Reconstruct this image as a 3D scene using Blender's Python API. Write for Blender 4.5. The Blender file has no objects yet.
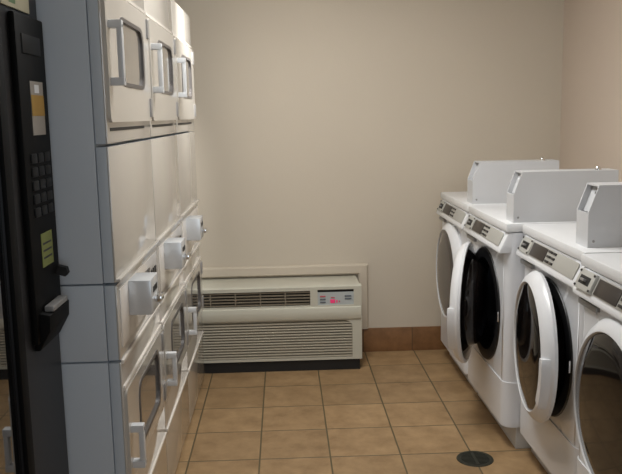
import bpy, bmesh, math, random
from mathutils import Vector, Matrix

random.seed(4)
scene = bpy.context.scene
COL = scene.collection

# ------------------------------------------------------------------ camera
F_PX = 784.16
PITCH, YAW, ROLL, CAM_H = 0.15418, 0.03331, -0.01960, 1.46088
cam_data = bpy.data.cameras.new('camera')
cam = bpy.data.objects.new('camera', cam_data)
COL.objects.link(cam)
Fv = Vector((math.sin(YAW) * math.cos(PITCH), math.cos(YAW) * math.cos(PITCH), -math.sin(PITCH)))
Rv = Vector((math.cos(YAW), -math.sin(YAW), 0))
Uv = Rv.cross(Fv)
R2 = Rv * math.cos(ROLL) + Uv * math.sin(ROLL)
U2 = -Rv * math.sin(ROLL) + Uv * math.cos(ROLL)
m = Matrix((R2, U2, -Fv)).transposed().to_4x4()
m.translation = (0, 0, CAM_H)
cam.matrix_world = m
cam_data.sensor_fit = 'HORIZONTAL'
cam_data.sensor_width = 36.0
cam_data.lens = F_PX * 36.0 / 622.0
cam_data.clip_start = 0.05
scene.camera = cam

# ------------------------------------------------------------------ world, light, exposure
world = bpy.data.worlds.new('world')
scene.world = world
world.use_nodes = True
world.node_tree.nodes['Background'].inputs[0].default_value = (0.9, 0.95, 1.0, 1)
world.node_tree.nodes['Background'].inputs[1].default_value = 0.05


def area(name, loc, target, sx, sy, power, color, spread=180):
    d = bpy.data.lights.new(name, 'AREA')
    d.shape = 'RECTANGLE'
    d.size, d.size_y = sx, sy
    d.energy = power
    d.color = color
    d.spread = math.radians(spread)
    o = bpy.data.objects.new(name, d)
    COL.objects.link(o)
    o.location = loc
    o.rotation_euler = (Vector(target) - Vector(loc)).to_track_quat('-Z', 'Y').to_euler()
    return o


area('ceiling_troffer', (0.14, 2.98, 2.46), (0.14, 2.98, 0), 0.6, 1.2, 35, (1.0, 0.995, 0.975))
area('added_dryer_light', (0.05, 3.78, 2.46), (-0.473, 4.02, 1.78), 0.1, 0.1, 5.0, (1.0, 0.99, 0.96), 50)  # unseen lamp, added to brighten the upper part of the far dryer
area('ceiling_troffer', (0.35, 0.2, 2.46), (0.35, 0.2, 0), 0.6, 1.2, 3, (1.0, 0.985, 0.955))
area('doorway_daylight', (0.5, -1.45, 1.4), (0.3, 3.0, 1.0), 0.9, 1.9, 17, (0.80, 0.90, 1.0))

scene.view_settings.view_transform = 'Standard'
scene.view_settings.look = 'None'
scene.view_settings.gamma = 1.0
scene.view_settings.use_curve_mapping = False
scene.view_settings.exposure = 0.0


# ------------------------------------------------------------------ materials
def lin(c):
    return tuple(((v / 255) / 12.92) if v / 255 <= 0.04045 else (((v / 255) + 0.055) / 1.055) ** 2.4 for v in c) + (1.0,)


def mat(name, rgb, rough=0.5, metal=0.0, coat=0.0, coat_rough=0.05, noise=0.0, nscale=8.0, bump=0.0, bscale=200.0,
        emit=None, emit_strength=0.0, ior=1.5):
    mt = bpy.data.materials.new(name)
    mt.use_nodes = True
    nt = mt.node_tree
    b = nt.nodes['Principled BSDF']
    b.inputs['Base Color'].default_value = lin(rgb)
    b.inputs['Roughness'].default_value = rough
    b.inputs['Metallic'].default_value = metal
    b.inputs['IOR'].default_value = ior
    b.inputs['Coat Weight'].default_value = coat
    b.inputs['Coat Roughness'].default_value = coat_rough
    if emit:
        b.inputs['Emission Color'].default_value = lin(emit)
        b.inputs['Emission Strength'].default_value = emit_strength
    tc = nt.nodes.new('ShaderNodeTexCoord')
    if noise > 0:
        n = nt.nodes.new('ShaderNodeTexNoise')
        n.inputs['Scale'].default_value = nscale
        n.inputs['Detail'].default_value = 5
        nt.links.new(tc.outputs['Object'], n.inputs['Vector'])
        r = nt.nodes.new('ShaderNodeMix')
        r.data_type = 'RGBA'
        c = lin(rgb)
        r.inputs[6].default_value = tuple(v * (1 - noise) for v in c[:3]) + (1,)
        r.inputs[7].default_value = tuple(min(1, v * (1 + noise)) for v in c[:3]) + (1,)
        nt.links.new(n.outputs['Fac'], r.inputs[0])
        nt.links.new(r.outputs[2], b.inputs['Base Color'])
    if bump > 0:
        n2 = nt.nodes.new('ShaderNodeTexNoise')
        n2.inputs['Scale'].default_value = bscale
        n2.inputs['Detail'].default_value = 3
        nt.links.new(tc.outputs['Object'], n2.inputs['Vector'])
        bp = nt.nodes.new('ShaderNodeBump')
        bp.inputs['Strength'].default_value = bump
        bp.inputs['Distance'].default_value = 0.002
        nt.links.new(n2.outputs['Fac'], bp.inputs['Height'])
        nt.links.new(bp.outputs['Normal'], b.inputs['Normal'])
    return mt


TILE = 0.305
TX0, TY0 = -0.1330, 4.1132


def tile_mat(name, c1, c2, grout, w, h, ox, oy, mortar, axes, rough=0.45, tilt=0.10):
    """square tiles laid on a grid, mottled, thin grout"""
    mt = bpy.data.materials.new(name)
    mt.use_nodes = True
    nt = mt.node_tree
    L = nt.links
    b = nt.nodes['Principled BSDF']
    tc = nt.nodes.new('ShaderNodeTexCoord')
    sep = nt.nodes.new('ShaderNodeSeparateXYZ')
    L.new(tc.outputs['Object'], sep.inputs[0])

    def math_(op, a, bb=None):
        n = nt.nodes.new('ShaderNodeMath')
        n.operation = op
        for i, v in enumerate((a, bb)):
            if v is None:
                continue
            if isinstance(v, (int, float)):
                n.inputs[i].default_value = v
            else:
                L.new(v, n.inputs[i])
        return n.outputs[0]

    def cell(out, off, size):
        u = math_('DIVIDE', math_('SUBTRACT', out, off), size)
        idx = math_('FLOOR', u)
        fr = math_('SUBTRACT', u, idx)
        d = math_('MULTIPLY', math_('MINIMUM', fr, math_('SUBTRACT', 1.0, fr)), size)
        return idx, d
    iu, du = cell(sep.outputs[axes[0]], ox, w)
    iv, dv = cell(sep.outputs[axes[1]], oy, h)
    dmin = math_('MINIMUM', du, dv)
    mask = nt.nodes.new('ShaderNodeMapRange')
    mask.inputs[1].default_value = mortar * 0.6
    mask.inputs[2].default_value = mortar * 1.3
    L.new(dmin, mask.inputs[0])
    comb = nt.nodes.new('ShaderNodeCombineXYZ')
    L.new(iu, comb.inputs[0])
    L.new(iv, comb.inputs[1])
    wn = nt.nodes.new('ShaderNodeTexWhiteNoise')
    wn.noise_dimensions = '3D'
    L.new(comb.outputs[0], wn.inputs['Vector'])
    n1 = nt.nodes.new('ShaderNodeTexNoise')
    n1.inputs['Scale'].default_value = 9
    n1.inputs['Detail'].default_value = 7
    n1.inputs['Roughness'].default_value = 0.65
    add = nt.nodes.new('ShaderNodeVectorMath')
    add.operation = 'ADD'
    sc = nt.nodes.new('ShaderNodeVectorMath')
    sc.operation = 'SCALE'
    sc.inputs['Scale'].default_value = 7.3
    L.new(wn.outputs['Color'], sc.inputs[0])
    L.new(tc.outputs['Object'], add.inputs[0])
    L.new(sc.outputs[0], add.inputs[1])
    L.new(add.outputs[0], n1.inputs['Vector'])
    ramp = nt.nodes.new('ShaderNodeValToRGB')
    ramp.color_ramp.elements[0].position = 0.32
    ramp.color_ramp.elements[0].color = lin(c1)
    ramp.color_ramp.elements[1].position = 0.70
    ramp.color_ramp.elements[1].color = lin(c2)
    L.new(n1.outputs['Fac'], ramp.inputs[0])
    hsv = nt.nodes.new('ShaderNodeHueSaturation')
    mr = nt.nodes.new('ShaderNodeMapRange')
    mr.inputs[3].default_value = 1 - tilt
    mr.inputs[4].default_value = 1 + tilt
    L.new(wn.outputs['Value'], mr.inputs[0])
    L.new(mr.outputs[0], hsv.inputs['Value'])
    L.new(ramp.outputs[0], hsv.inputs['Color'])
    mx = nt.nodes.new('ShaderNodeMix')
    mx.data_type = 'RGBA'
    mx.inputs[6].default_value = lin(grout)
    L.new(mask.outputs[0], mx.inputs[0])
    L.new(hsv.outputs[0], mx.inputs[7])
    L.new(mx.outputs[2], b.inputs['Base Color'])
    b.inputs['Roughness'].default_value = rough
    bp = nt.nodes.new('ShaderNodeBump')
    bp.inputs['Strength'].default_value = 0.5
    bp.inputs['Distance'].default_value = 0.003
    L.new(mask.outputs[0], bp.inputs['Height'])
    L.new(bp.outputs['Normal'], b.inputs['Normal'])
    return mt


M = {
    'floor': tile_mat('floor_tile', (140, 112, 78), (172, 142, 104), (92, 82, 58), TILE, TILE, TX0, TY0, 0.0035, (0, 1)),
    'base_back': tile_mat('baseboard_tile', (112, 78, 46), (150, 108, 70), (96, 76, 54), TILE, 0.4, 0.773 - TILE, -0.2, 0.003, (0, 2)),
    'base_side': tile_mat('baseboard_tile_side', (112, 78, 46), (150, 108, 70), (96, 76, 54), TILE, 0.4, TY0, -0.2, 0.003, (1, 2)),
    'wall': mat('wall_paint', (206, 195, 178), 0.75, noise=0.03, nscale=1.5, bump=0.25, bscale=140),
    'wall_right': mat('wall_paint_right', (206, 190, 174), 0.75, noise=0.03, nscale=1.5, bump=0.25, bscale=140),
    'ceiling': mat('ceiling_paint', (205, 200, 190), 0.9, noise=0.05, nscale=30, bump=0.3, bscale=90),
    'white': mat('white_enamel', (224, 226, 230), 0.32, coat=0.4, coat_rough=0.15, noise=0.015),
    'white_plastic': mat('white_plastic', (226, 227, 229), 0.28, noise=0.015),
    'lid': mat('white_lid', (232, 233, 234), 0.3, noise=0.04, nscale=14),
    'toe': mat('toe_kick', (200, 200, 198), 0.5, noise=0.03),
    'black_rubber': mat('black_rubber', (22, 22, 24), 0.45, noise=0.1),
    'dark_glass': mat('dark_door_glass', (20, 16, 15), 0.06, noise=0.05),
    'glass_reflect_grey': mat('door_glass_reflect_grey', (70, 64, 60), 0.08, noise=0.05),  # grey base carries the reflection of the beige wall and dryers
    'drum': mat('drum_steel', (120, 126, 134), 0.35, metal=0.9, noise=0.05),
    'console_panel': mat('console_panel', (172, 170, 163), 0.45, noise=0.03),
    'display': mat('display_plastic', (46, 40, 38), 0.3, noise=0.05),
    'button': mat('button_plastic', (40, 38, 38), 0.4, noise=0.05),
    'coin_plate': mat('coin_plate', (190, 189, 183), 0.4, metal=0.2, noise=0.03),
    'coin_box': mat('coin_box_paint', (206, 207, 209), 0.45, noise=0.02),
    'chrome': mat('chrome', (222, 222, 222), 0.15, metal=1.0, noise=0.02),
    'slot': mat('slot_black', (24, 23, 22), 0.6, noise=0.05),
    'dryer_side': mat('dryer_side_paint', (194, 203, 212), 0.45, noise=0.02),
    'dryer_front': mat('dryer_front_enamel', (192, 187, 179), 0.35, coat=1.0, coat_rough=0.06, noise=0.015),
    'dryer_trim': mat('dryer_trim', (228, 222, 214), 0.25, coat=0.6, noise=0.02),
    'dryer_handle': mat('dryer_handle', (206, 208, 210), 0.3, noise=0.02),
    'dryer_window': mat('dryer_window_glass', (112, 108, 104), 0.15, coat=1.0, noise=0.03),
    'dryer_gasket': mat('dryer_window_frame', (84, 80, 78), 0.4, noise=0.05),
    'hinge': mat('hinge_metal', (150, 148, 146), 0.4, metal=0.4, noise=0.03),
    'silver': mat('silver_coin_slide', (206, 209, 212), 0.25, metal=0.25, noise=0.03),
    'ac': mat('ac_plastic', (196, 193, 178), 0.45, noise=0.02),
    'ac_slat': mat('ac_slat', (182, 174, 156), 0.5, noise=0.03),
    'ac_outlet': mat('ac_outlet_slat', (128, 118, 102), 0.5, noise=0.03),
    'ac_dark': mat('ac_dark', (30, 26, 22), 0.7, noise=0.1),
    'ac_panel': mat('ac_control_panel', (178, 184, 184), 0.35, noise=0.02),
    'sleeve': mat('sleeve_paint', (200, 188, 170), 0.6, noise=0.02),
    'led': mat('led_red', (210, 60, 110), 0.4, emit=(255, 50, 120), emit_strength=0.2, noise=0.02),
    'led_dim': mat('print_red', (190, 90, 100), 0.4, noise=0.02),
    'ac_print': mat('print_grey', (96, 104, 112), 0.4, noise=0.02),
    'drain': mat('drain_metal', (60, 62, 54), 0.45, metal=0.5, noise=0.2, nscale=30),
    'vend': mat('vending_black', (10, 10, 10), 0.6, noise=0.1, ior=1.2),
    'vend_side': mat('vending_charcoal', (34, 34, 36), 0.35, ior=1.3, noise=0.05),
    'vend_key': mat('vending_key', (20, 20, 20), 0.5, ior=1.3, noise=0.05),
    'vend_glass': mat('vending_glass', (16, 16, 17), 0.03, coat=1.0, coat_rough=0.01, noise=0.02),
    'paper': mat('sticker_white', (140, 134, 126), 0.6, noise=0.08, nscale=40),
    'yellow': mat('sticker_yellow', (150, 116, 44), 0.6, noise=0.08, nscale=40),
    'green': mat('sticker_green', (112, 120, 62), 0.6, noise=0.12, nscale=60),
    'sign_green': mat('sign_green', (74, 104, 62), 0.5, noise=0.25, nscale=25),
    'sign_pale': mat('sign_pale', (172, 166, 140), 0.5, noise=0.12, nscale=25),
}


# ------------------------------------------------------------------ mesh helpers
def box(bm, x0, x1, y0, y1, z0, z1, bev=0.0, seg=2):
    vs = [bm.verts.new((x, y, z)) for x in (x0, x1) for y in (y0, y1) for z in (z0, z1)]
    idx = ((0, 1, 3, 2), (4, 6, 7, 5), (0, 4, 5, 1), (2, 3, 7, 6), (0, 2, 6, 4), (1, 5, 7, 3))
    fs = [bm.faces.new([vs[i] for i in f]) for f in idx]
    if bev > 0:
        es = list({e for f in fs for e in f.edges})
        bmesh.ops.bevel(bm, geom=es, offset=bev, segments=seg, affect='EDGES', profile=0.6)


def extr(bm, pts, vec, bev=0.0):
    """polygon of 3d points pushed along vec"""
    v = Vector(vec)
    a = [bm.verts.new(p) for p in pts]
    b = [bm.verts.new(Vector(p) + v) for p in pts]
    fs = [bm.faces.new(a), bm.faces.new(list(reversed(b)))]
    n = len(pts)
    for i in range(n):
        fs.append(bm.faces.new((a[i], b[i], b[(i + 1) % n], a[(i + 1) % n])))
    if bev > 0:
        es = list({e for f in fs for e in f.edges})
        bmesh.ops.bevel(bm, geom=es, offset=bev, segments=2, affect='EDGES', profile=0.6)


def rrect(y0, y1, z0, z1, r, n=6):
    pts = []
    for cy, cz, a0 in ((y1 - r, z1 - r, 0), (y0 + r, z1 - r, 90), (y0 + r, z0 + r, 180), (y1 - r, z0 + r, 270)):
        for k in range(n + 1):
            a = math.radians(a0 + 90 * k / n)
            pts.append((cy + r * math.cos(a), cz + r * math.sin(a)))
    return pts


def frame_x(bm, outer, inner, x0, x1):
    """frame between two loops (same count) in the YZ plane, thick from x0 to x1"""
    n = len(outer)
    L = []
    for pts, x in ((outer, x0), (inner, x0), (inner, x1), (outer, x1)):
        L.append([bm.verts.new((x, p[0], p[1])) for p in pts])
    for k in range(4):
        a, b = L[k], L[(k + 1) % 4]
        for i in range(n):
            bm.faces.new((a[i], a[(i + 1) % n], b[(i + 1) % n], b[i]))


def lathe(bm, prof, cy=0.0, cz=0.0, seg=64, closed=False, cx=0.0, axis='x'):
    rings = []
    for (x, r) in prof:
        if r < 1e-6:
            rings.append([bm.verts.new((cx + x, cy, cz) if axis == 'x' else (cx, cy, cz + x))])
        else:
            rg = []
            for i in range(seg):
                a = 2 * math.pi * i / seg
                if axis == 'x':
                    rg.append(bm.verts.new((cx + x, cy + r * math.cos(a), cz + r * math.sin(a))))
                else:
                    rg.append(bm.verts.new((cx + r * math.cos(a), cy + r * math.sin(a), cz + x)))
            rings.append(rg)
    pairs = list(zip(rings[:-1], rings[1:]))
    if closed:
        pairs.append((rings[-1], rings[0]))
    for a, b in pairs:
        for i in range(seg):
            j = (i + 1) % seg
            if len(a) == 1 and len(b) == 1:
                continue
            if len(a) == 1:
                bm.faces.new((a[0], b[j], b[i]))
            elif len(b) == 1:
                bm.faces.new((a[i], a[j], b[0]))
            else:
                bm.faces.new((a[i], a[j], b[j], b[i]))


def obj(name, bm, material, parent=None, smooth=True, loc=None):
    bmesh.ops.recalc_face_normals(bm, faces=bm.faces[:])
    me = bpy.data.meshes.new(name)
    bm.to_mesh(me)
    bm.free()
    me.materials.append(material)
    if smooth:
        for p in me.polygons:
            p.use_smooth = True
        me.set_sharp_from_angle(angle=math.radians(34))
    o = bpy.data.objects.new(name, me)
    COL.objects.link(o)
    if parent:
        o.parent = parent
    if loc:
        o.location = loc
    return o


def boxobj(name, dims, material, parent=None, bev=0.0):
    bm = bmesh.new()
    box(bm, *dims, bev=bev)
    return obj(name, bm, material, parent)


def thing(name, label, cat, loc, group=None):
    o = bpy.data.objects.new(name, None)
    o.empty_display_size = 0.1
    COL.objects.link(o)
    o.location = loc
    o['label'] = label
    o['category'] = cat
    if group:
        o['group'] = group
    return o


def struct(name, dims, material, bev=0.0):
    o = boxobj(name, dims, material, None, bev)
    o['kind'] = 'structure'
    return o


# ------------------------------------------------------------------ the room
YB, XR, XL, YF, ZC = 4.704, 1.672, -1.45, -1.6, 2.5
struct('floor', (XL, XR, YF, YB, -0.1, 0.0), M['floor'])
struct('ceiling', (XL, XR, YF, YB, ZC, ZC + 0.1), M['ceiling'])
struct('wall_back', (XL - 0.1, XR + 0.1, YB, YB + 0.1, -0.1, ZC + 0.1), M['wall'])
struct('wall_right', (XR, XR + 0.1, YF, YB, -0.1, ZC + 0.1), M['wall_right'])
struct('wall_left', (XL - 0.1, XL, YF, YB, -0.1, ZC + 0.1), M['wall'])
struct('wall_front', (XL - 0.1, XR + 0.1, YF - 0.1, YF, -0.1, ZC + 0.1), M['wall'])
BBH = 0.15
struct('baseboard_back', (0.44, XR, YB - 0.011, YB, 0.0, BBH), M['base_back'], 0.002)
struct('baseboard_right', (XR - 0.011, XR, YF, YB - 0.012, 0.0, BBH), M['base_side'], 0.002)
struct('baseboard_left', (XL, XL + 0.011, YF, YB - 0.012, 0.0, BBH), M['base_side'], 0.002)

# ------------------------------------------------------------------ washers
WW = 0.682
DC = 0.577            # door centre height
B0, T0 = (-0.028, 0.884), (0.008, 0.962)
SL = math.hypot(T0[0] - B0[0], T0[1] - B0[1])
EX, EZ = (T0[0] - B0[0]) / SL, (T0[1] - B0[1]) / SL
NX, NZ = -EZ, EX


def slab(bm, y0, y1, t0, t1, h0, h1, bev=0.0):
    """plate lying on the sloping console face; t from the lower edge, h off the face"""
    def P(y, t, h):
        return (B0[0] + EX * t + NX * h, y, B0[1] + EZ * t + NZ * h)
    extr(bm, [P(y0, t0, h0), P(y1, t0, h0), P(y1, t1, h0), P(y0, t1, h0)], (NX * (h1 - h0), 0, NZ * (h1 - h0)), bev)


def front_panel(bm, y0, y1, z0, z1, r, cz, rb=0.022):
    corners = [math.atan2(z - cz, y) for y in (y0 + rb, y1 - rb) for z in (z0, z1)]
    angs = sorted([2 * math.pi * i / 64 - math.pi for i in range(64)] + corners)
    inner, outer = [], []
    for a in angs:
        c, s = math.cos(a), math.sin(a)
        t = 1e9
        if c > 1e-9: t = min(t, (y1 - rb) / c)
        if c < -1e-9: t = min(t, (y0 + rb) / c)
        if s > 1e-9: t = min(t, (z1 - cz) / s)
        if s < -1e-9: t = min(t, (z0 - cz) / s)
        inner.append(bm.verts.new((0, r * c, cz + r * s)))
        outer.append(bm.verts.new((0, t * c, cz + t * s)))
    n = len(angs)
    back = [bm.verts.new((0.03, v.co.y, v.co.z)) for v in inner]
    for i in range(n):
        j = (i + 1) % n
        bm.faces.new((inner[i], inner[j], outer[j], outer[i]))
        bm.faces.new((back[i], back[j], inner[j], inner[i]))
    # rounded upright edges running into the cabinet sides
    for sgn, ye in ((-1, y0), (1, y1)):
        prev = None
        for k in range(7):
            a = math.radians(90 * k / 6)
            x = rb - rb * math.cos(a)
            y = ye - sgn * rb + sgn * rb * math.sin(a)
            cur = (bm.verts.new((x, y, z0)), bm.verts.new((x, y, z1)))
            if prev:
                bm.faces.new((prev[0], prev[1], cur[1], cur[0]))
            prev = cur


def make_washer(wx, yc, label, angle, glass, raised_plate):
    t = thing('front_load_washer', label, 'washing machine', (wx, yc, 0), 'row of front load washers')
    h = WW / 2
    # cabinet: sides, back, top and the pierced front
    bm = bmesh.new()
    front_panel(bm, -h, h, 0.10, 0.958, 0.222, DC, 0.045)
    for s in (-1, 1):
        vs = [bm.verts.new(p) for p in ((0.045, s * h, 0.10), (0.665, s * h, 0.10), (0.665, s * h, 0.958), (0.045, s * h, 0.958))]
        bm.faces.new(vs)
    vs = [bm.verts.new(p) for p in ((0.665, -h, 0.10), (0.665, h, 0.10), (0.665, h, 0.958), (0.665, -h, 0.958))]
    bm.faces.new(vs)
    vs = [bm.verts.new(p) for p in ((0.0, -h + .045, 0.10), (0.665, -h, 0.10), (0.665, h, 0.10), (0.0, h - .045, 0.10))]
    bm.faces.new(vs)
    vs = [bm.verts.new(p) for p in ((0.0, -h + .045, 0.958), (0.665, -h, 0.958), (0.665, h, 0.958), (0.0, h - .045, 0.958))]
    bm.faces.new(vs)
    bmesh.ops.remove_doubles(bm, verts=bm.verts[:], dist=0.0005)
    obj('cabinet', bm, M['white'], t)
    # toe kick on the floor
    boxobj('toe_kick', (0.056, 0.66, -h + 0.004, h - 0.004, 0.0, 0.102), M['toe'], t, 0.006)
    # lower access panel, gently bowed in plan
    bm = bmesh.new()
    pts = []
    rc, rr = 0.045, 0.049
    for k in range(10):
        a = math.radians(90 - 90 * k / 9)
        pts.append((rc - rr * math.cos(a), -h + rc - rr * math.sin(a), 0.104))
    for k in range(10):
        a = math.radians(90 * k / 9)
        pts.append((rc - rr * math.cos(a), h - rc + rr * math.sin(a), 0.104))
    pts += [(0.10, h + 0.004, 0.104), (0.10, -h - 0.004, 0.104)]
    extr(bm, pts, (0, 0, 0.200), 0.0)
    obj('access_panel', bm, M['white'], t)
    # top lid
    boxobj('top_lid', (-0.004, 0.665, -h, h, 0.959, 0.998), M['lid'], t, 0.011)
    # sloping console
    bm = bmesh.new()
    extr(bm, [(B0[0], -h + 0.006, B0[1]), (T0[0], -h + 0.006, T0[1] - 0.006), (0.06, -h + 0.006, T0[1] - 0.006), (0.06, -h + 0.006, B0[1] - 0.014), (-0.03, -h + 0.006, B0[1] - 0.014)],
         (0, WW - 0.012, 0), 0.006)
    con = obj('console', bm, M['white_plastic'], t)
    bm = bmesh.new()
    slab(bm, -h + 0.045, 0.185, 0.012, SL - 0.014, -0.004, 0.003, 0.001)
    obj('control_panel', bm, M['console_panel'], con)
    bm = bmesh.new()
    slab(bm, 0.008, 0.172, 0.016, SL - 0.018, 0.001, 0.0055, 0.001)
    obj('display', bm, M['display'], con)
    for r in range(3):
        for c in range(2):
            bm = bmesh.new()
            ty = 0.020 + 0.019 * r
            yy = -0.004 - 0.045 * c
            slab(bm, yy - 0.036, yy, ty, ty + 0.009, 0.001, 0.007, 0.001)
            obj('button', bm, M['button'], con)
    bm = bmesh.new()
    hp = 0.012 if raised_plate else 0.006
    slab(bm, 0.188, h - 0.030, 0.010, SL - 0.012, -0.004, hp, 0.002)
    cp = obj('coin_slide_plate', bm, M['coin_plate'], con)
    bm = bmesh.new()
    slab(bm, 0.212, h - 0.050, 0.028, 0.056, hp - 0.004, hp + 0.0012, 0.0)
    obj('coin_slot', bm, M['slot'], cp)
    bm = bmesh.new()
    slab(bm, 0.236, h - 0.076, 0.038, 0.046, hp - 0.002, hp + 0.012, 0.002)
    obj('coin_slide', bm, M['hinge'], cp)
    for (yy, tt) in ((0.190, 0.014), (h - 0.040, 0.014), (0.191, SL - 0.022), (h - 0.040, SL - 0.022)):
        bm = bmesh.new()
        slab(bm, yy, yy + 0.007, tt, tt + 0.007, hp - 0.001, hp + 0.004, 0.001)
        obj('bolt', bm, M['display'], cp)
    # grey finger pull under the console on the far side
    boxobj('drawer_pull', (-0.014, 0.004, 0.175, h - 0.02, 0.838, 0.856), M['hinge'], t, 0.004)
    # black bezel, gasket and drum behind the door
    bm = bmesh.new()
    lathe(bm, [(-0.006, 0.215), (-0.006, 0.260), (0.0, 0.264), (0.004, 0.264), (0.004, 0.215)], 0, DC, closed=True)
    obj('door_bezel', bm, M['black_rubber'], t)
    bm = bmesh.new()
    lathe(bm, [(0.0, 0.220), (-0.004, 0.215), (0.01, 0.205), (0.04, 0.201), (0.06, 0.212), (0.03, 0.230)], 0, DC, closed=True)
    obj('gasket', bm, M['black_rubber'], t)
    bm = bmesh.new()
    lathe(bm, [(0.055, 0.210), (0.07, 0.240), (0.40, 0.240), (0.42, 0.19), (0.42, 0.0)], 0, DC)
    for k in range(3):
        a = math.radians(30 + 120 * k)
        p = [(0.08, -0.03, -0.224), (0.08, 0.03, -0.224), (0.08, 0.012, -0.175), (0.08, -0.012, -0.175)]
        q = [(x, y * math.cos(a) - z * math.sin(a), DC + y * math.sin(a) + z * math.cos(a)) for x, y, z in p]
        extr(bm, q, (0.30, 0, 0))
    obj('drum', bm, M['drum'], t)
    # door: ring with glass, bowl, handle; hinged on the far side
    RO = 0.286
    HX = 0.034 if angle > 10 else (-0.002 if angle > 1 else 0.004)
    bm = bmesh.new()
    lathe(bm, [(0.0, RO - 0.004), (-0.012, RO), (-0.018, RO - 0.002), (-0.036, RO - 0.016), (-0.046, RO - 0.030), (-0.050, RO - 0.038),
               (-0.051, 0.2445), (-0.047, 0.241), (-0.030, 0.235), (0.0, 0.225)], -RO, 0, closed=True, seg=80)
    door = obj('door', bm, M['white_plastic'], t, loc=(HX, RO, DC))
    door.rotation_euler = (0, 0, -math.radians(angle))
    bm = bmesh.new()
    lathe(bm, [(-0.042, 0.2415), (-0.050, 0.232), (-0.056, 0.18), (-0.060, 0.09), (-0.061, 0.0)], -RO, 0, seg=80)
    obj('door_glass', bm, glass, door)
    bm = bmesh.new()
    lathe(bm, [(-0.010, 0.270), (0.002, 0.268), (0.007, 0.235), (0.012, 0.203), (0.045, 0.190), (0.070, 0.155), (0.080, 0.09), (0.082, 0.0)], -RO, 0, seg=80)
    obj('door_bowl', bm, M['dark_glass'], door)
    # handle block on the near side of the ring
    bm = bmesh.new()
    pts = []
    for k in range(9):
        a = math.radians(180 - 7 + 44 * k / 8)
        pts.append((-RO + (RO - 0.046) * math.cos(a), (RO - 0.046) * math.sin(a)))
    for k in range(9):
        a = math.radians(180 + 37 - 44 * k / 8)
        pts.append((-RO + (RO - 0.006) * math.cos(a), (RO - 0.006) * math.sin(a)))
    extr(bm, [(-0.022, p[0], p[1]) for p in pts], (-0.034, 0, 0), 0.005)
    obj('door_handle', bm, M['white_plastic'], door)
    # hinge on the far side
    boxobj('hinge', (-0.006, 0.012, RO - 0.004, RO + 0.022, DC - 0.06, DC + 0.06), M['white_plastic'], t, 0.003)
    # latch striker at the near edge of the opening
    boxobj('latch', (-0.012, -0.002, -0.258, -0.242, DC - 0.022, DC + 0.022), M['chrome'], t, 0.002)
    return t


W1, W2, W3, W4 = 4.250, 3.550, 2.850, 2.150
make_washer(0.927, W1, 'white washer closest to the back wall, door shut over glass with a painted grey reflection', 0, M['glass_reflect_grey'], False)
make_washer(0.927, W2, 'white washer with its door swung open, black inside showing', 21.5, M['dark_glass'], False)
make_washer(0.987, W3, 'white washer with door just ajar, black crescent behind its ring', 5.6, M['dark_glass'], False)
make_washer(0.966, W4, 'white washer nearest the viewer, cut off by the right edge, dark brown door glass', 0, M['dark_glass'], True)


# coin boxes on the lids
def make_coin_box(y0, y1, x0, label):
    yc = (y0 + y1) / 2
    t = thing('coin_box', label, 'coin box', (x0, yc, 0.998), 'coin boxes on the washer tops')
    h = (y1 - y0) / 2
    L, H, cx_, cz_ = 0.440, 0.212, 0.034, 0.120
    bm = bmesh.new()
    th = 0.006
    prof = [(0, 0), (L, 0), (L, H), (cx_, H), (0, cz_)]
    for s in (-1, 1):       # two side sheets
        extr(bm, [(x, s * h, z) for x, z in prof], (0, -s * th, 0))
    box(bm, 0, L, -h + th, h - th, H - th, H)                    # narrowed below: top sheet
    for v in bm.verts[-8:]:
        if v.co.x < 0.001:
            v.co.x = cx_
    box(bm, L - th, L, -h + th, h - th, 0, H - th)
    box(bm, 0, L - th, -h + th, h - th, 0, th)
    box(bm, 0, th, -h + th, h - th, th, cz_ - 0.002)             # lower end sheet
    # sloped end plate set a little inside the side sheets
    extr(bm, [(0.020, -h + th, cz_ - 0.004), (0.026, -h + th, cz_ - 0.008), (cx_ + 0.026, -h + th, H - th - 0.002), (cx_ + 0.020, -h + th, H - th)], (0, 2 * (h - th), 0))
    obj('housing', bm, M['coin_box'], t, smooth=False)
    bm = bmesh.new()
    lathe(bm, [(0, 0.013), (0.008, 0.013), (0.014, 0.009), (0.017, 0)], -0.02, H, seg=20, cx=L - 0.075, axis='z')
    obj('lock', bm, M['chrome'], t)
    bm = bmesh.new()
    lathe(bm, [(0, 0.007), (-0.005, 0.007), (-0.007, 0)], 0.0, 0.0, seg=16)
    o = obj('keyhole', bm, M['display'], t, loc=(0.044, -0.01, 0.182))
    o.rotation_euler = (0, math.radians(20), 0)
    bm = bmesh.new()
    bmesh.ops.create_cone(bm, cap_ends=True, segments=14, radius1=0.005, radius2=0.004, depth=0.003,
                          matrix=Matrix.Translation((0.020, -h - 0.001, 0.022)) @ Matrix.Rotation(math.pi / 2, 4, 'X'))
    obj('screw', bm, M['hinge'], t)
    return t


make_coin_box(3.930, 4.045, 0.955, 'pale grey metal coin box on the washer closest to the back wall')
make_coin_box(3.225, 3.330, 0.957, 'grey metal coin box on the washer with the open door')
make_coin_box(2.584, 2.690, 1.022, 'darker grey coin box at the right edge, on the washer with the ajar door')
make_coin_box(1.884, 1.990, 1.022, 'grey coin box on the washer nearest the viewer')

# ------------------------------------------------------------------ stacked dryers
DX = -0.473
DW = 0.706


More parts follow.
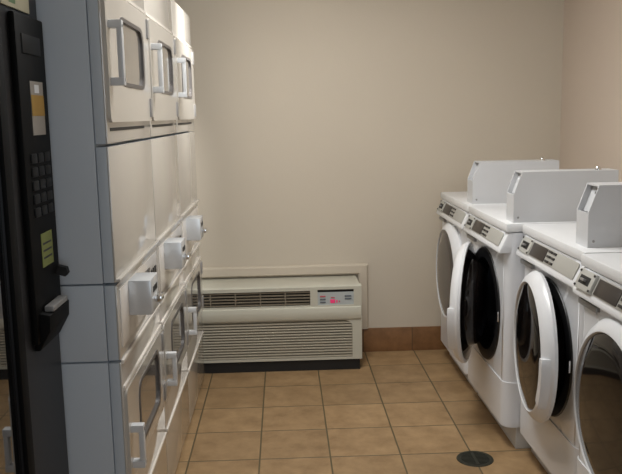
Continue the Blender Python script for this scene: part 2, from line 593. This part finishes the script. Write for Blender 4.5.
def make_dryer(yc, label):
    t = thing('stacked_dryer', label, 'dryer', (DX, yc, 0), 'row of stacked dryers')
    h = DW / 2 - 0.002
    # cabinets, each with a slim front frame
    for (z0, z1, nm) in ((0.03, 0.780, 'lower_cabinet'), (0.784, 1.004, 'console_cabinet'), (1.008, 1.985, 'upper_cabinet')):
        boxobj(nm, (-0.72, -0.036, -h, h, z0, z1), M['dryer_side'], t, 0.004)
    boxobj('toe_kick', (-0.70, -0.05, -h + 0.01, h - 0.01, 0.0, 0.032), M['slot'], t)
    def panel(nm, z0, z1, parent=t):
        # front sheet wrapping round the sides as a narrow blue-grey edge
        o = boxobj(nm, (-0.006, 0.0, -h + 0.001, h - 0.001, z0 + 0.002, z1 - 0.002), M['dryer_front'], parent, 0.003)
        boxobj('edge', (-0.034, -0.0055, -h + 0.001, h - 0.001, z0 + 0.002, z1 - 0.002), M['dryer_side'], o, 0.002)
        return o
    panel('lower_front', 0.02, 0.780)
    panel('console_front', 0.784, 1.004)
    panel('middle_front', 1.008, 1.388)
    panel('upper_front', 1.392, 1.985)
    # trims across the front
    for z in (0.278, 0.402, 0.700, 0.778):
        boxobj('trim', (-0.002, 0.007, -h + 0.01, h - 0.01, z - 0.007, z + 0.007), M['dryer_trim'], t, 0.003)
    boxobj('top_trim', (-0.002, 0.004, -h + 0.004, h - 0.004, 1.820, 1.830), M['dryer_trim'], t, 0.002)
    boxobj('vent_slot', (-0.002, 0.0015, -h + 0.035, 0.22, 1.428, 1.437), M['slot'], t)
    # shadowed lip under the middle panel
    boxobj('panel_lip', (-0.002, 0.012, -h + 0.004, h - 0.004, 1.010, 1.020), M['dryer_front'], t, 0.003)

    def door(z0, z1, wz0, wz1, hz0, hz1, hy):
        bm = bmesh.new()
        oy0, oy1 = -h + 0.012, h - 0.014
        frame_x(bm, rrect(oy0, oy1, z0, z1, 0.02), rrect(-0.17, 0.225, wz0, wz1, 0.05), -0.001, 0.010)
        d = obj('door', bm, M['dryer_front'], t)
        bm = bmesh.new()
        frame_x(bm, rrect(-0.17, 0.225, wz0, wz1, 0.05), rrect(-0.152, 0.200, wz0 + 0.012, wz1 - 0.012, 0.042), -0.002, 0.0125)
        fr = obj('window_frame', bm, M['dryer_gasket'], d)
        bm = bmesh.new()
        extr(bm, [(0.001, p[0], p[1]) for p in rrect(-0.152, 0.200, wz0 + 0.012, wz1 - 0.012, 0.042)], (0.004, 0, 0))
        obj('window', bm, M['dryer_window'], fr)
        # bar handle on two brackets
        bm = bmesh.new()
        box(bm, 0.030, 0.046, hy - 0.012, hy + 0.012, hz0 - 0.004, hz1 + 0.004, 0.005)
        hd = obj('handle', bm, M['dryer_handle'], d)
        for z in (hz0, hz1):
            boxobj('bracket', (0.008, 0.046, hy - 0.014, hy + 0.014, z - 0.011, z + 0.011), M['dryer_handle'], hd, 0.003)
        for z in (z0 + 0.045, z1 - 0.045):
            boxobj('hinge', (0.008, 0.0155, h - 0.050, h - 0.016, z - 0.032, z + 0.032), M['hinge'], d, 0.002)
        return d
    door(1.452, 1.812, 1.555, 1.755, 1.562, 1.715, -h + 0.052)
    door(0.410, 0.692, 0.450, 0.655, 0.455, 0.565, -h + 0.052)
    # console: dark display, coin slide
    cs = boxobj('control_panel', (-0.002, 0.004, -h + 0.03, h - 0.03, 0.815, 0.985), M['dryer_trim'], t, 0.002)
    boxobj('display', (0.003, 0.006, 0.02, 0.16, 0.90, 0.955), M['display'], cs, 0.001)
    for k in range(3):
        boxobj('button', (0.003, 0.008, 0.19 + 0.035 * k, 0.215 + 0.035 * k, 0.915, 0.94), M['button'], cs, 0.001)
    y0 = -h + 0.140
    cb = boxobj('coin_slide_block', (0.002, 0.072, y0, y0 + 0.13, 0.880, 0.986), M['silver'], t, 0.006)
    boxobj('coin_slide', (0.071, 0.094, y0 + 0.040, y0 + 0.095, 0.910, 0.928), M['chrome'], cb, 0.003)
    boxobj('slot', (0.0715, 0.0735, y0 + 0.03, y0 + 0.10, 0.943, 0.960), M['slot'], cb)
    return t


make_dryer(2.505, 'stacked dryer nearest the viewer, its blue-grey side panel facing us beside the vending machine')
make_dryer(3.213, 'middle one of the three white stacked dryers on the left')
make_dryer(3.921, 'farthest white stacked dryer, brightly lit, next to the wall air conditioner')

# ------------------------------------------------------------------ air conditioner
AXC = -0.105
AH = 0.532
AYF = 4.355
t = thing('air_conditioner', 'beige through-wall air conditioner with louvred grilles, low on the back wall', 'air conditioner', (AXC, AYF, 0))
# local: x across, y depth (0 = front), z up
D_ = YB - AYF - 0.001
boxobj('chassis', (-AH + 0.001, AH - 0.001, 0.03, D_, 0.075, 0.487), M['ac'], t, 0.006)
boxobj('base_gap_shade', (-AH + 0.012, AH - 0.012, 0.012, D_, 0.0, 0.072), M['slot'], t)  # block under the unit, painted black for the shaded gap there
GX0, GX1 = -AH + 0.062, AH - 0.054
UZ0, UZ1 = 0.388, 0.474
LZ0, LZ1 = 0.080, 0.298


def rect_frame_y(bm, x0, x1, z0, z1, holes, yf, yb):
    """front sheet with rectangular holes, made from a grid of cells"""
    xs = sorted({x0, x1} | {v for hh in holes for v in hh[:2]})
    zs = sorted({z0, z1} | {v for hh in holes for v in hh[2:]})
    for i in range(len(xs) - 1):
        for j in range(len(zs) - 1):
            cx, cz = (xs[i] + xs[i + 1]) / 2, (zs[j] + zs[j + 1]) / 2
            if any(hh[0] < cx < hh[1] and hh[2] < cz < hh[3] for hh in holes):
                continue
            box(bm, xs[i], xs[i + 1], yf, yb, zs[j], zs[j + 1])
    bmesh.ops.remove_doubles(bm, verts=bm.verts[:], dist=1e-5)
    dup = [f for f in bm.faces if not f.is_valid]
    seen = {}
    kill = []
    for f in bm.faces:
        k = tuple(sorted(v.index for v in f.verts))
        if k in seen:
            kill += [f, seen[k]]
        seen[k] = f
    bm.verts.index_update()


bm = bmesh.new()
UX1 = 0.134 - AXC      # right end of the outlet grille
CX0, CX1 = 0.176 - AXC, 0.383 - AXC
rect_frame_y(bm, -AH, AH, 0.066, 0.494, [(GX0, UX1, UZ0, UZ1), (CX0, CX1, UZ0, UZ1 + 0.004), (GX0, GX1, LZ0, LZ1)], 0.0, 0.030)
obj('front_cover', bm, M['ac'], t, smooth=False)
# bowed band between the grilles and rounded top edge
bm = bmesh.new()
pr = [(0.004, 0.302), (-0.008, 0.308), (-0.013, 0.325), (-0.013, 0.355), (-0.008, 0.374), (0.004, 0.382)]
extr(bm, [(-AH + 0.006, y, z) for y, z in pr], (2 * AH - 0.012, 0, 0))
obj('front_band', bm, M['ac'], t)
bm = bmesh.new()
pr = [(0.0, 0.484), (0.003, 0.492), (0.010, 0.498), (0.02, 0.500), (0.05, 0.500), (0.05, 0.484)]
extr(bm, [(-AH, y, z) for y, z in pr], (2 * AH, 0, 0))
obj('top_edge', bm, M['ac'], t)
boxobj('grille_cavity', (GX0 - 0.005, GX1 + 0.005, 0.0285, 0.0305, LZ0 - 0.005, LZ1 + 0.003), M['ac_dark'], t)
boxobj('outlet_cavity', (GX0 - 0.005, UX1 + 0.005, 0.0285, 0.0305, UZ0 - 0.003, UZ1 + 0.003), M['ac_dark'], t)
bm = bmesh.new()
NL = 13
for k in range(NL):
    z = LZ0 + (k + 0.45) * (LZ1 - LZ0 - 0.006) / NL
    extr(bm, [(GX0, 0.002, z - 0.004), (GX0, 0.002, z + 0.001), (GX0, 0.024, z + 0.0095), (GX0, 0.024, z + 0.0045)], (GX1 - GX0, 0, 0))
for s in (0.25, 0.5, 0.75):
    x = GX0 + (GX1 - GX0) * s
    box(bm, x - 0.002, x + 0.002, 0.018, 0.029, LZ0, LZ1)
obj('intake_grille', bm, M['ac_slat'], t, smooth=False)
# rounded filler in the upper corners of the intake grille
bm = bmesh.new()
for sx, xe in ((1, GX1), (-1, GX0)):
    pts = [(xe, LZ1)]
    for k in range(7):
        a = math.radians(90 * k / 6)
        pts.append((xe - sx * 0.05 + sx * 0.05 * math.sin(a), LZ1 - 0.04 + 0.04 * math.cos(a)))
    extr(bm, [(x, 0.0005, z) for x, z in pts], (0, 0.020, 0))
obj('grille_corner', bm, M['ac'], t, smooth=False)
bm = bmesh.new()
for k in range(5):
    z = UZ0 + (k + 0.5) * (UZ1 - UZ0) / 5
    box(bm, GX0, UX1, 0.006, 0.024, z - 0.0035, z + 0.0035)
n = 5
for k in range(1, n):
    x = GX0 + (UX1 - GX0) * k / n
    box(bm, x - 0.0035, x + 0.0035, 0.004, 0.026, UZ0, UZ1)
obj('outlet_grille', bm, M['ac_outlet'], t, smooth=False)
# control panel, recessed below a dark lip
bm = bmesh.new()
box(bm, CX0, CX1, 0.006, 0.029, UZ0, UZ1 - 0.012)
cp = obj('control_panel', bm, M['ac_panel'], t)
boxobj('lip', (CX0, CX1, 0.012, 0.029, UZ1 - 0.012, UZ1 + 0.004), M['ac_dark'], cp)
cw = CX1 - CX0
for k in range(3):
    z = UZ0 + 0.012 + 0.017 * k
    boxobj('key', (CX0 + 0.014, CX0 + 0.046, 0.003, 0.007, z, z + 0.008), M['ac_print'] if k < 2 else M['led_dim'], cp, 0.001)
boxobj('readout', (CX0 + 0.072, CX0 + 0.100, 0.004, 0.007, UZ0 + 0.010, UZ0 + 0.032), M['led'], cp, 0.002)
boxobj('readout', (CX0 + 0.106, CX0 + 0.114, 0.004, 0.007, UZ0 + 0.012, UZ0 + 0.028), M['led'], cp, 0.001)
boxobj('indicator', (CX0 + 0.121, CX0 + 0.128, 0.004, 0.007, UZ0 + 0.014, UZ0 + 0.024), M['led_dim'], cp)
boxobj('indicator', (CX0 + 0.076, CX0 + 0.098, 0.004, 0.007, UZ0 + 0.040, UZ0 + 0.045), M['led_dim'], cp)
for k in range(2):
    boxobj('key', (CX1 - 0.052, CX1 - 0.014, 0.003, 0.007, UZ0 + 0.030 + 0.016 * k, UZ0 + 0.038 + 0.016 * k), M['ac_print'], cp, 0.001)

# sleeve trim round the opening behind the unit
SX0, SX1 = -0.72, 0.500
bm = bmesh.new()
yb = YB
def sleeve(bm):
    extr(bm, [(SX0, yb - 0.001, 0.557), (SX1, yb - 0.001, 0.557), (SX1 - 0.006, yb - 0.022, 0.542), (SX0, yb - 0.022, 0.542)], (0, 0, 0))
bm.free()
bm = bmesh.new()
prof = [(0.0, 0.0), (0.0, -0.016), (0.008, -0.024), (0.052, -0.030), (0.060, -0.022), (0.060, 0.0)]   # (inward, out from wall)
loop = []
for (i, o_) in prof:
    loop.append([(SX0, YB + o_, 0.557 - i), (SX1 - i, YB + o_, 0.557 - i), (SX1 - i, YB + o_, BBH + 0.001)])
vv = [[bm.verts.new(p) for p in l] for l in loop]
for a, b in zip(vv, vv[1:] + vv[:1]):
    for k in range(2):
        bm.faces.new((a[k], a[k + 1], b[k + 1], b[k]))
bm.faces.new([l[0] for l in vv])
bm.faces.new([l[2] for l in reversed(vv)])
o = obj('trim_1', bm, M['sleeve'], None)
o['kind'] = 'structure'

# ------------------------------------------------------------------ floor drain
t = thing('floor_drain', 'round dark metal drain set in the tiled floor by the washers', 'drain', (0.785, 3.130, 0.0))
bm = bmesh.new()
lathe(bm, [(0.0, 0.078), (0.003, 0.076), (0.004, 0.068), (0.002, 0.060), (0.0, 0.060)], seg=48, axis='z', closed=True)
obj('rim', bm, M['drain'], t)
bm = bmesh.new()
lathe(bm, [(0.001, 0.0), (0.001, 0.061)], seg=48, axis='z')
obj('sump', bm, M['slot'], t)
bm = bmesh.new()
for k in range(-4, 5):
    y = k * 0.0125
    w = math.sqrt(max(0, 0.060 ** 2 - y * y))
    box(bm, -w, w, y - 0.0035, y + 0.0035, 0.0008, 0.003)
box(bm, -0.006, 0.006, -0.059, 0.059, 0.0008, 0.0032)
obj('grate', bm, M['drain'], t, smooth=False)

# ------------------------------------------------------------------ vending machine
VX, VY1, VY0 = -0.625, 2.105, 1.10
t = thing('vending_machine', 'tall black vending machine at the left edge with yellow and green stickers', 'vending machine', (VX, (VY0 + VY1) / 2, 0))
hv = (VY1 - VY0) / 2
boxobj('cabinet', (-0.78, -0.06, -hv, hv, 0.03, 1.83), M['vend_side'], t, 0.006)
boxobj('foot', (-0.70, -0.10, -hv + 0.05, hv - 0.05, 0.0, 0.032), M['vend'], t)
# door frame with the window opening, control column on the far side
YC = VY1 - t.location.y      # far edge in local y
bm = bmesh.new()
rect_frame_holes = [(-hv + 0.06, YC - 0.40, 0.62, 1.70)]
ys = [-hv, -hv + 0.06, YC - 0.345, hv]
zs = [0.05, 0.55, 1.70, 1.83]
for i in range(3):
    for j in range(3):
        if i == 1 and j == 1:
            continue
        box(bm, -0.0575, 0.0, ys[i], ys[i + 1], zs[j], zs[j + 1])
bmesh.ops.remove_doubles(bm, verts=bm.verts[:], dist=1e-5)
door = obj('door_frame', bm, M['vend_side'], t, smooth=False)
boxobj('window', (-0.03, -0.006, ys[1], ys[2], zs[1], zs[2]), M['vend_glass'], door)
boxobj('window_trim', (-0.004, 0.010, YC - 0.345, YC - 0.300, 0.10, 1.715), M['vend'], door, 0.003)
# control column
col = boxobj('control_column', (0.0, 0.016, YC - 0.225, YC - 0.006, 0.915, 1.712), M['vend'], t, 0.006)
boxobj('screen', (0.015, 0.019, YC - 0.19, YC - 0.05, 1.62, 1.665), M['vend_key'], col, 0.002)
yl = t.location.y
s1 = boxobj('sticker', (0.0155, 0.0175, 1.955 - yl, 2.055 - yl, 1.425, 1.556), M['paper'], col)
s1['label'] = 'yellow and white sticker'
bm = bmesh.new()
box(bm, 0.0170, 0.0182, 1.955 - yl, 2.055 - yl, 1.472, 1.523)
obj('yellow_band', bm, M['yellow'], s1)
boxobj('picture', (0.0170, 0.0180, 1.985 - yl, 2.02 - yl, 1.528, 1.548), M['coin_box'], s1)
for r in range(5):
    for c in range(3):
        yk = YC - 0.185 + 0.052 * c
        zk = 1.225 + 0.033 * r
        boxobj('key', (0.0145, 0.021, yk, yk + 0.042, zk, zk + 0.024), M['vend_key'], col, 0.003)
s2 = boxobj('sticker', (0.0155, 0.0175, 1.955 - yl, 2.045 - yl, 1.095, 1.180), M['green'], col)
s2['label'] = 'yellow-green sticker'
for k in range(3):
    boxobj('printed_line', (0.0170, 0.0178, 1.965 - yl, 2.035 - yl, 1.115 + 0.018 * k, 1.120 + 0.018 * k), M['vend_side'], s2)
# coin return lever
bm = bmesh.new()
extr(bm, [(0.012, 2.055 - yl, 1.060), (0.040, 2.060 - yl, 1.050), (0.046, 2.066 - yl, 1.058), (0.040, 2.074 - yl, 1.072), (0.012, 2.075 - yl, 1.080)], (0, 0.022, 0), 0.002)
obj('coin_return_lever', bm, M['vend_key'], col)
# coin cup: bulge narrowing downwards
bm = bmesh.new()
a0, a1 = 1.90 - yl, 2.075 - yl
extr(bm, [(0.0, a0, 0.895), (0.012, a0, 0.895), (0.040, a0, 0.945), (0.042, a0, 0.985), (0.018, a0, 0.990), (0.0, a0, 0.99)], (0, a1 - a0, 0), 0.003)
cup = obj('coin_cup', bm, M['vend'], t)
boxobj('cup_lip', (0.020, 0.044, a0 + 0.03, a1 - 0.02, 0.988, 1.002), M['hinge'], cup, 0.003)
# printed graphic above the column
sg = boxobj('sign_panel', (0.0, 0.004, YC - 0.27, YC - 0.070, 1.722, 1.818), M['sign_pale'], t, 0.001)
sg['label'] = 'pale printed panel with green leaf shapes'
for (ya, yb_, za, zb) in ((-0.22, -0.175, 1.732, 1.815), (-0.25, -0.21, 1.76, 1.81), (-0.15, -0.13, 1.75, 1.8)):
    boxobj('green_print', (0.0035, 0.0046, YC + ya, YC + yb_, za, zb), M['sign_green'], sg)
